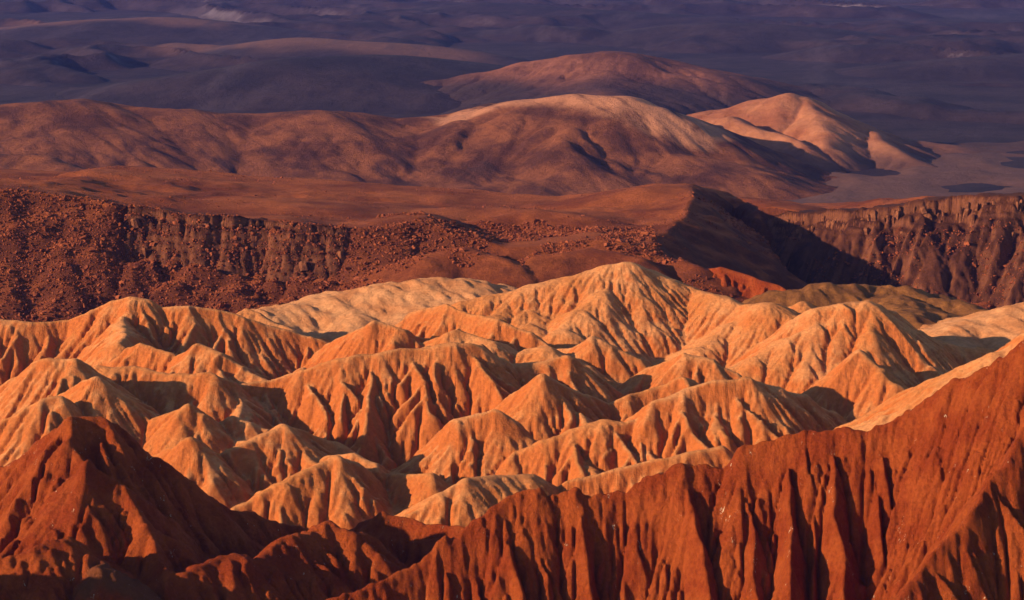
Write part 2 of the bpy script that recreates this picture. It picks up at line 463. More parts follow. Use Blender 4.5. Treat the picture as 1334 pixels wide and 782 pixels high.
# edge of the plateau: picture point, depth, height of the caprock step
EDGE = [(-300, 214, 1064, 0), (-120, 232, 1040, 0), (0, 243, 1024, 0), (70, 254, 1018, 0), (130, 266, 1012, 2), (200, 276, 1008, 5), (300, 287, 1003, 6), (380, 290, 1000, 6), (440, 300, 996, 4), (500, 296, 1000, 0), (545, 288, 1006, 0), (590, 303, 1000, 0), (650, 322, 990, 0), (720, 318, 990, 0), (790, 312, 992, 0), (845, 322, 988, 0), (880, 302, 1032, 0), (896, 277, 1085, 0), (900, 256, 1140, 0), (908, 244, 1192, 0), (932, 250, 1216, 0), (960, 268, 1230, 2),
        (985, 287, 1180, 7), (1030, 280, 1170, 9), (1080, 276, 1160, 9), (1130, 274, 1150, 9), (1180, 268, 1140, 10), (1230, 262, 1135, 10), (1280, 256, 1130, 10), (1330, 256, 1125, 10), (1420, 258, 1120, 8), (1600, 265, 1100, 8)]
EP = np.array([np.append(at(*e[:3]), e[3]) for e in EDGE])
RIM = EDGE[:16]; CAN = EDGE[22:]
BACK = np.array([at(*q) for q in [(-300, 208, 1290), (0, 222, 1290), (100, 227, 1290), (150, 217, 1300), (230, 222, 1295), (330, 232, 1280), (480, 240, 1260), (620, 250, 1240), (720, 258, 1220), (790, 252, 1215), (850, 243, 1210), (900, 241, 1215), (935, 250, 1240), (985, 272, 1310), (1060, 267, 1380), (1200, 264, 1400), (1500, 262, 1400)]])
frontP = np.concatenate([EP[:16], EP[23:]])
X, Y = bs.WX, bs.WY
yr = np.interp(X, frontP[:, 0], frontP[:, 1]); zr = np.interp(X, frontP[:, 0], frontP[:, 2])
yb = np.interp(X, BACK[:, 0], BACK[:, 1]); zb = np.interp(X, BACK[:, 0], BACK[:, 2])
t = np.clip((Y - yr) / (yb - yr), 0, 1)
over = np.maximum(Y - yb, 0)
bs.H = (zr + (zb - zr) * t - .22 * (np.sqrt(over * over + 900) - 30) - 2.2 * np.sin(t * math.pi) + 3.4 * fbm(X, Y, 70, 5, 61, .55) * np.sin(np.clip(t * 1.1, 0, 1) * math.pi)).astype(np.float32)
for pts, s_, r in [
    ([(100, 229, 1255), (150, 218, 1285), (230, 224, 1280)], .2, 12),
    ([(560, 276, 1100), (640, 270, 1120), (720, 278, 1090)], .16, 14),
    ([(650, 285, 1070), (700, 274, 1080), (760, 283, 1065)], .28, 8),
    ([(500, 286, 1020), (535, 283, 1025), (575, 295, 1015)], .35, 6),
    ([(250, 262, 1090), (330, 262, 1100), (400, 270, 1080)], .12, 14),
    ([(720, 262, 1190), (790, 253, 1190), (850, 244, 1180), (885, 242, 1190)], .22, 14)]:
    bs.ridge(pts, None, None, s_, r)
# everything outside the edge falls away: a caprock step, then talus
best = np.full(X.shape, 1e9, np.float32); ez = np.zeros_like(best); ec = np.zeros_like(best)
inside = np.zeros(X.shape, bool)
ring = [(p[0], p[1]) for p in EP] + [(2000, 1100), (2000, 4000), (-2000, 4000), (-2000, 1064)]
for k in range(len(ring)):
    (ax, ay), (bx_, by_) = ring[k], ring[(k + 1) % len(ring)]
    if (ay > by_) or (ay < by_):
        cond = ((ay > Y) != (by_ > Y)) & (X < (bx_ - ax) * (Y - ay) / (by_ - ay) + ax)
        inside ^= cond
for a_, b_ in zip(EP[:-1], EP[1:]):
    dx, dy = b_[0] - a_[0], b_[1] - a_[1]
    tt = np.clip(((X - a_[0]) * dx + (Y - a_[1]) * dy) / (dx * dx + dy * dy), 0, 1)
    d = np.hypot(X - a_[0] - tt * dx, Y - a_[1] - tt * dy)
    m_ = d < best
    best = np.where(m_, d, best); ez = np.where(m_, a_[2] + tt * (b_[2] - a_[2]), ez); ec = np.where(m_, a_[3] + tt * (b_[3] - a_[3]), ec)
best = np.where(inside, best, np.maximum(best + np.clip(ec / 5, 0, 1) * 2.2 * fbm(bs.X, bs.Y, 7, 2, 64), 0))
step = ec * (1 + .35 * fbm(bs.X, bs.Y, 14, 3, 65))
out_z = ez - np.minimum(best * 2.4, step) - .56 * np.maximum(best - step / 2.4, 0) + .9 * fbm(bs.X, bs.Y, 16, 3, 66) * np.clip(best / 8, 0, 1)
in_z = bs.H + (ez - bs.H) * np.exp(-best / 9)
bs.H = np.where(inside, in_z, out_z).astype(np.float32)
# buttresses of talus below the canyon wall
bs.base = -215
# mounds on the lower slope and the fluted red scarp at its end
bs.ridge([(560, 330, 968), (600, 322, 975), (650, 335, 965)], None, None, .5, 5)
bs.ridge([(700, 330, 972), (760, 322, 978), (830, 335, 968)], None, None, .5, 5)
bs.ridge([(850, 330, 985), (890, 340, 975), (920, 346, 966)], None, None, .5, 4)
bs.H = np.maximum(bs.H, (-181 - .06 * (bs.Y - 950) + .8 * fbm(bs.X, bs.Y, 30, 3, 67)).astype(np.float32))
bs.H += (inside == 0) * .5 * fbm(bs.X, bs.Y, 12, 3, 69)
bs.carve(4, 40, .07, .5, 80, .12, p=3.0)
bs.H += .3 * fbm(bs.X, bs.Y, 9, 3, 71)
gap_r = np.interp(bs.X, EP[22:, 0], EP[22:, 1]) - bs.Y
bs.H -= (9 * sm(119, 130, bs.X) * sm(-9, -3, gap_r) * (1 - sm(88, 105, gap_r))).astype(np.float32)
gap_l = np.interp(bs.X, EP[:16, 0], EP[:16, 1]) - bs.Y
bs.H -= (5 * sm(-166, -158, bs.X) * (1 - sm(-76, -66, bs.X)) * sm(-6, -2, gap_l) * (1 - sm(18, 26, gap_l))).astype(np.float32)
plateau = structure(bs.mesh('rocky_plateau', M['plateau']))

# rock walls: jointed caprock, a ledge, a second step, then talus with chutes
def rock_wall(name, P, x0, x1, ahead, behind, cap, ledge, chute, seed, res=.85):
    f = Field(x0, x1, P[:, 1].min() - ahead, P[:, 1].max() + behind, res, -215, warp=((12, 1.0),), seed=seed)
    ys_ = np.interp(f.X, P[:, 0], P[:, 1]); zs_ = np.interp(f.X, P[:, 0], P[:, 2])
    joint = 3.4 * fbm(f.X, f.Y * .25, 17, 2, seed * 9) + 1.8 * np.abs(fbm(f.X, f.Y * .4, 6.5, 4, seed * 9 + 4, .65))
    d = ys_ - f.WY + joint
    ed = np.minimum(sm(x0, x0 + 12, f.X), 1 - sm(x1 - 12, x1, f.X))
    c1 = cap * (1 + .3 * fbm(f.X, f.Y * .1, 12, 2, seed * 9 + 7))
    z = zs_ + .8 - np.where(d > 0, np.minimum(d * 3.2, c1) + np.minimum(np.maximum(d - 4.5, 0) * 2.2, ledge) + .60 * np.maximum(d - 4.0, 0), .10 * np.abs(d))
    z += chute * np.clip(d / 14, 0, 1) * (1 - 2.2 * np.abs(fbm(f.X - .55 * f.Y, f.Y * .16, 17, 3, seed * 9 + 11))) + .45 * fbm(f.X, f.Y, 5, 3, seed * 9 + 15)
    z -= 6 * (1 - ed) + np.maximum(-d - 14, 0) * .5 + np.maximum(d - ahead + 22, 0) * .5
    z += .55 * np.sin(z * 1.9 + 2 * fbm(f.X, f.Y, 25, 2, seed * 9 + 21)) * np.clip(1.5 - d / 14, 0, 1)
    f.H = z.astype(np.float32)
    f.carve(3, 40, .06, .5, 60, .1, p=3.0)
    structure(f.mesh(name, M['canyon']))
    return f
wall_r = rock_wall('canyon_wall', EP[22:, :3], 118, 345, 100, 26, 6.5, 2.0, 4.2, 41)
wall_l = rock_wall('caprock_cliff', EP[:16, :3], -172, -60, 26, 16, 4.0, 1.0, .8, 43)

# fluted red scarp where the slope ends
rs = Field(55, 135, 900, 990, .6, -186, warp=((14, 1.2), (5, .5)), seed=17)
rs.ridge([(905, 352, 968), (940, 347, 962), (975, 358, 957), (1010, 371, 950), (1040, 386, 942)], None, None, 1.1, 1.2, (4.5, 18, .62, dict(seed=21, sub=False)))
rs.gullies(f=2, rounds=4, iters=30, k=.12, m=.5, cap=50, noise=.15, p=4.0)
structure(rs.mesh('red_scarp', M['red']))

# ochre hill in front of the canyon
oc = Field(70, 230, 850, 990, .9, -186, warp=((25, 3), (8, 1)), seed=10)
oc.ridge([(1000, 400, 915), (1030, 374, 925), (1080, 366, 935), (1150, 374, 935), (1190, 378, 930), (1235, 388, 920), (1270, 405, 905), (1330, 420, 890)], None, None, .5, 5, (14, 35, .34, dict(seed=22)))
oc.ridge([(1150, 374, 935), (1180, 400, 895), (1210, 430, 865)], None, None, .45, 6, (14, 25, .3, dict(seed=23)))
oc.H += 1.2 * fbm(oc.X, oc.Y, 12, 4, 79, .6)
oc.carve(2, 40, .09, .5, 80, .06)
structure(oc.mesh('ochre_hill', M['ochre']))

# pale hills behind the badlands
ph = Field(-120, 20, 800, 940, .85, -170, warp=((20, 2.5), (6, .9)), seed=12)
ph.ridge([(330, 408, 870), (390, 398, 880), (445, 381, 890), (500, 372, 892), (560, 361, 895), (600, 362, 893), (628, 378, 885), (645, 392, 875)], None, None, .38, 7, (14, 40, .28, dict(seed=24)))
ph.H += .7 * fbm(ph.X + .6 * ph.Y, ph.Y * .5, 6, 4, 77, .6); ph.carve(2, 30, .05, .5, 60, .06)
structure(ph.mesh('pale_hill', M['pale']))
pr = Field(140, 290, 770, 920, .9, -172, warp=((20, 2.5), (6, .9)), seed=13)
pr.ridge([(1225, 450, 820), (1260, 418, 845), (1300, 406, 850), (1340, 394, 850), (1420, 385, 845)], None, None, .40, 7, (14, 40, .28, dict(seed=25)))
pr.H += .7 * fbm(pr.X + .6 * pr.Y, pr.Y * .5, 6, 4, 78, .6); pr.carve(2, 30, .05, .5, 60, .06)
structure(pr.mesh('pale_slope', M['pale']))

# ------------------------------------------------------------------ badlands of orange sand
sd = Field(-195, 222, 530, 910, .54, -178, warp=((24, 2.0), (8, .6)), seed=2)
SPD = lambda n, sp=11, ln=30, g=.56, **k: (sp, ln, g, dict(seed=n, **k))
SRS = []
def SR(pts, Ya=None, Yb=None, s=.86, r=2.0, n=None, sp=9, ln=30, g=.66, **k):
    SRS.append(pix(pts, Ya, Yb))
    return sd.ridge(pts, Ya, Yb, s, r, SPD(n or int(pts[0][0] + pts[0][1]), sp, ln, g, **k))
# back row
SR([(-120, 420), (-40, 412), (0, 417), (48, 420), (90, 419), (125, 404), (150, 392), (170, 387), (190, 390), (212, 400), (246, 397), (285, 404), (310, 409), (345, 424), (400, 438), (430, 448)], 800, 800, ln=34)
SR([(320, 402), (345, 412), (385, 430)], 840, 825, s=.6)
SR([(160, 406, 797), (158, 428, 778), (150, 445, 762)], None, None, ln=14)
SR([(430, 445), (460, 432), (490, 417), (520, 429), (548, 450)], 790, 772, ln=22)
SR([(510, 425), (540, 406), (578, 397), (612, 408), (655, 415), (690, 433), (722, 456)], 815, 775, ln=26)
SR([(560, 445), (600, 431), (640, 445)], 775, 765, s=.6, ln=16)
# large hill at the back with its parallel spurs
SR([(606, 392), (640, 384), (662, 382), (700, 370), (750, 359), (800, 345), (820, 341), (850, 351), (882, 368), (900, 380)], 870, 880, ln=9, r=7, sp=30, s=.72, sub=False)
for st, pts in [((820, 342, 882), [(790, 378), (760, 402), (735, 428)]),
                ((750, 360, 880), [(725, 385), (700, 405), (690, 425)]),
                ((700, 371, 876), [(670, 392), (655, 410)]),
                ((872, 362, 880), [(835, 393), (785, 428), (748, 452)]),
                ((932, 384, 868), [(890, 409), (845, 438), (820, 456)]),
                ((1003, 395, 850), [(955, 420), (910, 452), (885, 470)])]:
    sd.spur(st, pts, .34, .68, 6.5, (13, 9, .60, dict(seed=st[0], sub=False)))
SR([(872, 362), (905, 378), (932, 384), (965, 396), (1003, 395), (1030, 412), (1050, 440)], 880, 830, ln=8, sp=24, r=6, s=.72, sub=False)
SR([(1015, 402), (1042, 393), (1062, 412)], 870, 865, s=.6)
# right pyramid
SR([(1020, 433), (1040, 415), (1062, 402), (1100, 396), (1135, 391), (1160, 403), (1200, 428), (1250, 449), (1292, 457), (1340, 462)], 802, 812, ln=16, sp=18, r=4, sub=False)
sd.spur((1100, 396, 803), [(1060, 420), (1025, 440), (985, 463), (945, 484)], .42, .72, 3.5, SPD(61, 14, 12, sub=False))
sd.spur((1135, 392, 803), [(1095, 424), (1050, 468), (1005, 498)], .50, .74, 3.5, SPD(62, 14, 12, sub=False))
sd.spur((1137, 392, 803), [(1134, 430), (1128, 455), (1100, 490), (1068, 520)], .58, .76, 3.2, SPD(63, 14, 12, sub=False))
sd.spur((1128, 455, 765), [(1150, 478), (1168, 500)], .52, .8, 2.5)
sd.spur((1165, 405, 803), [(1190, 440), (1212, 475), (1222, 490)], .62, .8, 2.5)
sd.spur((1215, 435, 806), [(1240, 470), (1250, 490)], .6, .8, 2.5)
sd.ridge([(1080, 580), (1125, 560), (1160, 540), (1215, 509), (1250, 487), (1295, 459), (1340, 434)], 572, 585, .6, 3)
# middle rows
SR([(150, 470), (168, 452), (181, 446), (200, 452), (218, 457)], 752, 742, ln=16)
SR([(195, 477), (228, 461), (258, 447), (290, 459), (322, 478), (352, 496)], 745, 720, ln=20)
SR([(120, 478), (170, 479), (212, 485), (275, 485), (300, 496)], 712, 706, ln=26, sp=16)
CEN = [(302, 508), (330, 500), (362, 497), (400, 481), (445, 467), (495, 457), (545, 452), (588, 446), (622, 449), (645, 464), (662, 474), (700, 472), (735, 462), (760, 478), (795, 520)]
SR(CEN, 712, 735, ln=34, g=.58)
for st, pts in [((400, 481, 730), [(412, 520), (425, 550)]), ((448, 466, 738), [(462, 510), (478, 555), (495, 590)]),
                ((500, 457, 742), [(520, 500), (540, 545), (560, 585)]), ((548, 452, 743), [(562, 490), (572, 525)]),
                ((592, 446, 744), [(605, 480), (632, 515)]), ((622, 449, 742), [(640, 480), (652, 505)]),
                ((365, 496, 722), [(362, 530), (352, 560)]), ((330, 500, 716), [(318, 530), (300, 552)])]:
    sd.spur(st, pts, .62, .95, 1.8, (8, 9, .75, dict(seed=st[0], sub=False)))
SR([(730, 458), (775, 438), (802, 449), (840, 467)], 775, 762, ln=20)
SR([(840, 478), (890, 460), (930, 470), (960, 486)], 745, 735, ln=18)
SR([(690, 455), (720, 452), (745, 462)], 765, 760, s=.5, ln=14)
SR([(640, 545), (668, 518), (700, 486), (730, 500), (765, 512), (800, 524), (830, 512), (870, 500), (890, 490)], 690, 705, ln=26)
for st, pts in [((702, 487, 700), [(716, 520), (735, 560)]), ((735, 500, 700), [(755, 535), (768, 555)])]:
    sd.spur(st, pts, .62, .95, 1.6)
SR([(500, 622), (535, 600), (562, 580), (598, 547), (645, 534), (672, 556), (694, 582)], 650, 660, ln=24)
SR([(630, 628), (665, 592), (700, 575), (738, 559), (775, 546), (802, 548), (822, 543), (850, 521), (890, 508), (930, 497), (975, 491), (1010, 502), (1042, 515), (1076, 535), (1098, 551)], 640, 668, ln=28, g=.6)
for st, pts in [((775, 547, 652), [(790, 580), (800, 600)]), ((738, 560, 648), [(755, 590), (768, 620)]),
                ((822, 543, 655), [(850, 575), (860, 590)]), ((890, 508, 665), [(880, 560), (870, 590)]),
                ((930, 497, 667), [(950, 540), (965, 572)]), ((975, 491, 668), [(985, 530), (1000, 560)])]:
    sd.spur(st, pts, .65, .95, 1.6)
SR([(725, 640), (745, 627), (800, 612), (858, 597), (890, 588), (940, 580)], 605, 618, ln=18)
# left rows
SR([(-80, 520), (-30, 500), (0, 503), (22, 488), (45, 470), (62, 465), (92, 468), (108, 480), (128, 500)], 700, 690, ln=26)
SR([(72, 517), (100, 503), (130, 490), (150, 528), (170, 560)], 672, 650, ln=24)
SR([(-90, 590), (-40, 568), (0, 548), (30, 530), (52, 520), (74, 516), (92, 535)], 640, 648, ln=24)
# low cones at the front
SR([(162, 562), (200, 545), (240, 527), (262, 540), (280, 556)], 655, 645, ln=20, sp=8)
SR([(185, 596), (220, 580), (246, 567), (262, 580), (278, 592)], 630, 622, ln=18, sp=8)
SR([(262, 562), (305, 543), (328, 550), (348, 560)], 655, 650, ln=20, sp=8)
SR([(225, 620), (270, 597), (300, 585), (328, 573), (372, 551), (405, 562), (445, 575)], 618, 650, ln=22, sp=8)
SR([(305, 660), (335, 642), (362, 625), (400, 606), (427, 594), (450, 601), (470, 622)], 598, 618, ln=22, sp=8)
SR([(425, 592), (450, 590), (486, 603), (495, 617), (560, 618), (578, 638)], 630, 612, ln=18)
SR([(440, 700), (520, 672), (575, 640), (612, 623), (650, 622), (690, 619), (722, 637)], 580, 606, ln=18, s=.6)
SR([(805, 648), (840, 638), (870, 625)], 590, 590, s=.55, ln=12)
# saddles that link each ridge with the one behind it
for i, P in enumerate(SRS):
    rgl = random.Random(900 + i)
    for m_ in (len(P) // 3, (2 * len(P)) // 3):
        p = P[m_]; bestd = 1e9; bq = None
        for j, Q in enumerate(SRS):
            if j == i: continue
            for q in Q:
                dy = q[1] - p[1]; dd = math.hypot(q[0] - p[0], dy)
                if 18 < dy < 75 and dd < bestd: bestd = dd; bq = q
        if bq is None or bestd > 85: continue
        zs_ = min(p[2], bq[2]) - .17 * bestd
        mid = (p + bq) / 2 + np.array([rgl.uniform(-6, 6), 0, 0]); mid[2] = zs_
        a1 = p * .7 + mid * .3; a1[2] = p[2] - (p[2] - zs_) * .55; a2 = bq * .7 + mid * .3; a2[2] = bq[2] - (bq[2] - zs_) * .55
        L_ = [p, a1, mid, a2, bq]
        sd.line(L_, .8, 2.0); sd.sides(L_, 9, 16, .66, .85, 1.6, seed=i, sub=False)
sd.H += .35 * fbm(sd.X, sd.Y, 7, 4, 91)
soft = (1 - .6 * sm(735, 775, sd.Y) * sm(-40, 10, sd.X)).astype(np.float32)
sd.gullies(f=2, mask=soft, rounds=6, iters=60, k=.055, m=.5, cap=50, noise=.12, p=4.0)
sd.carve(4, 45, .048, .5, 50, .07, p=4.0)
structure(sd.mesh('badlands', M['sand']))

# ------------------------------------------------------------------ red ridges in the foreground
fr = Field(-55, 150, 380, 520, .34, -178, warp=((16, 1.2), (5, .45)), seed=14)
FR = [(400, 800, 446), (430, 782, 448), (500, 754, 452), (545, 735, 456), (570, 711, 458), (600, 693, 460), (650, 660, 463), (680, 643, 465), (705, 637, 466), (712, 648, 466), (745, 636, 467), (760, 645, 467), (815, 645, 468), (845, 625, 468), (890, 606, 468), (912, 608, 468), (950, 607, 468), (968, 578, 468), (1020, 570, 468), (1080, 556, 468), (1125, 556, 468), (1165, 550, 467), (1200, 530, 466), (1250, 495, 464), (1300, 460, 460), (1340, 433, 458), (1450, 395, 456), (1560, 390, 450)]
P = fr.ridge(FR, None, None, 1.6, 1.0)
for px, drift, g in [(470, 10, .9), (520, 14, 1.0), (575, 20, 1.0), (612, 22, 1.0), (655, 24, 1.05), (690, 20, 1.0), (745, 26, 1.0), (800, 12, 1.15), (850, 14, 1.1), (893, 18, .95), (935, -10, 1.05), (968, -12, 1.0), (1022, -18, .95), (1062, 4, 1.1), (1085, -4, .95), (1130, 6, 1.1), (1172, 12, .98), (1205, 22, 1.1), (1240, 20, 1.0), (1275, 24, 1.1), (1310, 24, 1.0), (1345, 26, 1.0), (1150, 14, 1.02), (1188, 18, 1.05), (1222, 20, 1.0), (1258, 18, 1.05), (1292, 20, 1.0), (1328, 20, 1.02)]:
    py = float(np.interp(px, [p[0] for p in FR], [p[1] for p in FR])); Y = float(np.interp(px, [p[0] for p in FR], [p[2] for p in FR]))
    deep = px in (575, 655, 745, 893, 1022, 1085, 1172, 1240)
    g = g * (1.13 if deep else 1.08 if px > 1120 else 1.32); drift += 22
    pts = [(px + drift * k / 4 + random.Random(px + k).uniform(-5, 5), py + 55 * k) for k in (1, 2, 3, 4, 5, 6)]
    fr.spur((px, py + 2, Y), pts, g, 2.1, .6)
px = 440.
while px < 1340:
    px += random.Random(px).uniform(8, 40)
    py = float(np.interp(px, [p[0] for p in FR], [p[1] for p in FR])); Y = float(np.interp(px, [p[0] for p in FR], [p[2] for p in FR])); q = random.Random(px)
    st_ = q.choice([0, 0, 20, 50, 90]); Y -= st_ * .085; dr = q.uniform(-4, 18)
    fr.spur((px, py + 3 + st_, Y), [(px + dr * k + q.uniform(-6, 6), py + st_ + 50 * k) for k in (1, 2, 3, 4, 5)], q.uniform(1.26, 1.50), 2.4, .35)
P2 = fr.ridge([(1165, 800, 393), (1195, 755, 398), (1250, 680, 405), (1290, 625, 411), (1334, 560, 418), (1400, 480, 426)], None, None, 1.5, .6, (6, 26, 1.15, dict(seed=41, which=(1,), sub=False)), s2=1.5)
fr.H += .6 * fbm(fr.X, fr.Y, 7, 4, 95, .6)
fr.gullies(f=2, rounds=4, iters=50, k=.07, m=.5, cap=60, noise=.15, p=4.0)
fr.carve(3, 50, .05, .5, 90, .05, p=3.0)
fr.H += .30 * fbm(fr.X, fr.Y, 1.7, 2, 98, .6) + .35 * np.abs(fbm(fr.X, fr.Y * .5, 3.5, 2, 99))
structure(fr.mesh('red_ridge', M['red']))

fl = Field(-195, 10, 400, 570, .48, -178, warp=((16, 1.3), (5, .5)), seed=15)
LP = [(-150, 700, 520), (-60, 650, 518), (0, 610, 514), (50, 574, 509), (95, 543, 505), (138, 545, 508), (156, 556, 511), (200, 610, 523), (262, 651, 537), (330, 672, 546), (400, 690, 552), (450, 705, 555)]
fl.ridge(LP, None, None, 1.0, .8, (6, 24, .84, dict(seed=42)))
fl.ridge([(430, 705, 532), (480, 686, 526), (505, 667, 522), (540, 681, 520), (600, 690, 514)], None, None, 1.0, 1.0, (8, 16, .85, dict(seed=47, sub=False)))
fl.spur((95, 545, 505), [(88, 572), (115, 603), (100, 640), (66, 662), (0, 722)], .55, 1.0, 1.0, (9, 10, .85, dict(seed=43, sub=False)))
fl.spur((115, 603, 486), [(165, 632), (190, 680), (215, 740)], .6, 1.0, 1.2, (7, 14, .75, dict(seed=44)))
fl.ridge([(-40, 740, 455), (30, 720, 458), (62, 708, 460), (92, 702, 462), (112, 722, 460), (140, 740, 455)], None, None, .8, 1.5, (8, 16, .6, dict(seed=45)))
fl.ridge([(120, 800, 455), (180, 770, 462), (240, 742, 468), (310, 720, 474), (336, 732, 476), (370, 705, 484), (400, 690, 492), (428, 680, 496), (455, 690, 494), (490, 720, 490)], None, None, .9, 1.5, (8, 20, .68, dict(seed=46)))
fl.line([np.array(p, float) for p in ((-195, 405, -102), (-165, 415, -100), (-140, 432, -112), (-122, 440, -128))], .8, 2)  # unseen ridge left of the frame, added to shade the lower left
flr = at(172, 742, 455); fd = np.hypot((fl.X - flr[0]) / 1.6, fl.Y - flr[1]) + 2 * fbm(fl.X, fl.Y, 6, 3, 97)
fl.H = np.where(fd < 11, np.minimum(fl.H, flr[2] + np.maximum(fd - 6, 0) * .8), fl.H).astype(np.float32)
fl.H += .5 * fbm(fl.X, fl.Y, 7, 4, 96, .6)
fl.gullies(f=2, rounds=5, iters=50, k=.08, m=.5, cap=60, noise=.15, p=4.0)
fl.carve(3, 50, .05, .5, 90, .06, p=3.0)
fl.H += .25 * fbm(fl.X, fl.Y, 1.9, 2, 98, .6) + .3 * np.abs(fbm(fl.X, fl.Y * .5, 3.5, 2, 99))
structure(fl.mesh('red_peak', M['red'], pale=1 - sm(5, 8, fd)))

# ------------------------------------------------------------------ boulders
def rock_shape(seed, n=9):
    """a broken angular block: convex hull of jittered points"""
    import bmesh
    rg = random.Random(seed)
    bm = bmesh.new()
    sx, sy, sz = 1.0, rg.uniform(.65, .95), rg.uniform(.55, .85)
    for k in range(n):
        v = Vector((rg.gauss(0, 1), rg.gauss(0, 1), rg.gauss(0, 1))).normalized()
        mx = max(abs(v.x), abs(v.y), abs(v.z)) ** .6
        v = v / mx * rg.uniform(.8, 1.05)
        bm.verts.new((v.x * sx, v.y * sy, v.z * sz))
    res = bmesh.ops.convex_hull(bm, input=bm.verts)
    bmesh.ops.delete(bm, geom=[g for g in res['geom_interior'] if isinstance(g, bmesh.types.BMVert)], context='VERTS')
    bmesh.ops.triangulate(bm, faces=bm.faces)
    bm.verts.index_update()
    co = np.array([v.co[:] for v in bm.verts]); fa = np.array([[v.index for v in f.verts] for f in bm.faces])
    bm.free()
    return co, fa
ROCKS = [rock_shape(100 + k) for k in range(10)]

def euler_m(a, b, c):
    ca, sa, cb, sb, cc, sc = math.cos(a), math.sin(a), math.cos(b), math.sin(b), math.cos(c), math.sin(c)
    return np.array([[ca * cb, ca * sb * sc - sa * cc, ca * sb * cc + sa * sc], [sa * cb, sa * sb * sc + ca * cc, sa * sb * cc - ca * sc], [-sb, cb * sc, cb * cc]])

def scatter(name, spots, mat):
    V = []; Fc = []; off = 0
    rg = random.Random(7)
    for (x, y, z, r) in spots:
        co, fa = ROCKS[rg.randrange(len(ROCKS))]
        R = euler_m(rg.uniform(0, 6.28), rg.uniform(-.5, .5), rg.uniform(-.5, .5))
        V.append(co @ R.T * r + (x, y, z + r * .2)); Fc.append(fa + off); off += len(co)
    o = mesh_obj(name, np.concatenate(V), np.concatenate(Fc), mat, smooth=False)
    o['kind'] = 'stuff'
    return o

def slope_at(f, x, y):
    e = 3.0
    return np.hypot(f.height(x + e, y) - f.height(x - e, y), f.height(x, y + e) - f.height(x, y - e)) / (2 * e)

rimP = EP[:16, :3]
def rim_gap(x, y):                 # metres in front of the rim line
    return np.interp(x, rimP[:, 0], rimP[:, 1]) - y
n = 82000
bx = RNG.uniform(-265, 100, n).astype(np.float32); by = RNG.uniform(905, 1080, n).astype(np.float32)
g = rim_gap(bx, by); nz = fbm(bx, by, 26, 3, 201)
ok = ((g > -4 + 5 * nz) | ((bx > -62) & (bx < 62) & (g > -75) & (nz > .22))) & (g < 105) & ((slope_at(bs, bx, by) > .22) | (bx > -60))
ok &= (bx < -60) | (nz > -.2)
ok &= RNG.random(n) < np.clip(1.15 - np.maximum(bx - 45, 0) / 60, .15, 1)
bx, by = bx[ok], by[ok]
br = (.39 * np.exp(RNG.normal(0, .5, len(bx)))).clip(.22, 2.3)
bz = np.maximum(bs.height(bx, by), np.where((bx > -168) & (bx < -64), wall_l.height(bx, by), -999))
order = np.argsort(-br)
vis = [i for i in order if -215 < bx[i] < 60 and 925 < by[i]]
top = vis[:300]; tops = set(top)
scatter('boulder_field', [(bx[i], by[i], bz[i], br[i]) for i in range(len(bx)) if i not in tops], M['boulder'])['label'] = 'dense field of dark red broken rocks covering the slope'
rock_me = []
for k, (co, fa) in enumerate(ROCKS):
    me = bpy.data.meshes.new('boulder'); me.from_pydata(co.tolist(), [], fa.tolist()); me.materials.append(M['boulder']); rock_me.append(me)
rg = random.Random(3)
for i in top:
    o = bpy.data.objects.new('boulder', rock_me[rg.randrange(len(rock_me))])
    o.location = (bx[i], by[i], bz[i] + br[i] * .2); o.scale = (br[i],) * 3
    o.rotation_euler = (rg.uniform(-.4, .4), rg.uniform(-.4, .4), rg.uniform(0, 6.28))
    zone = 0 if bx[i] < -163 else 1 if bx[i] < -71 else 2 if bx[i] < -8 else 3
    o['label'] = ['large angular dark red boulder on the rubble slope left of the jointed caprock cliff',
                  'large angular dark red boulder on the rubble slope below the jointed caprock cliff',
                  'large angular dark red boulder on the slope just behind the pale sand hill',
                  'large angular dark red boulder on the mounds behind the tallest orange badland hill'][zone]
    o['category'] = 'boulder'
    o['group'] = ['boulders left of the caprock cliff', 'boulders below the caprock cliff', 'boulders behind the pale hill', 'boulders on the mounds behind the badlands'][zone]
    col.objects.link(o)

canP = EP[22:, :3]
n = 14000
cx = RNG.uniform(80, 330, n).astype(np.float32); cy = RNG.uniform(1020, 1190, n).astype(np.float32)
gap = np.interp(cx, canP[:, 0], canP[:, 1]) - cy
nz = fbm(cx, cy, 22, 3, 301)
ok = (gap > 9) & (gap < 95) & (nz > -.25)
cx, cy = cx[ok], cy[ok]
cr = (.42 * np.exp(RNG.normal(0, .5, len(cx)))).clip(.25, 1.8)
scatter('canyon_rubble', list(zip(cx, cy, np.maximum(bs.height(cx, cy), np.where((cx > 122) & (cx < 340), wall_r.height(cx, cy), -999)), cr)), M['boulder'])['label'] = 'broken brown rocks strewn below the canyon wall'

n = 16000
px_ = RNG.uniform(-250, 85, n).astype(np.float32); py_ = RNG.uniform(1000, 1300, n).astype(np.float32)
nz = fbm(px_, py_, 34, 4, 351)
ok = (rim_gap(px_, py_) < -6) & (nz > .12) & (RNG.random(n) < .25 + nz)
px_, py_ = px_[ok], py_[ok]
scatter('plateau_stones', list(zip(px_, py_, bs.height(px_, py_) - .05, (.26 * np.exp(RNG.normal(0, .45, len(px_)))).clip(.15, .9))), M['boulder'])['label'] = 'loose brown stones lying over the red plateau'

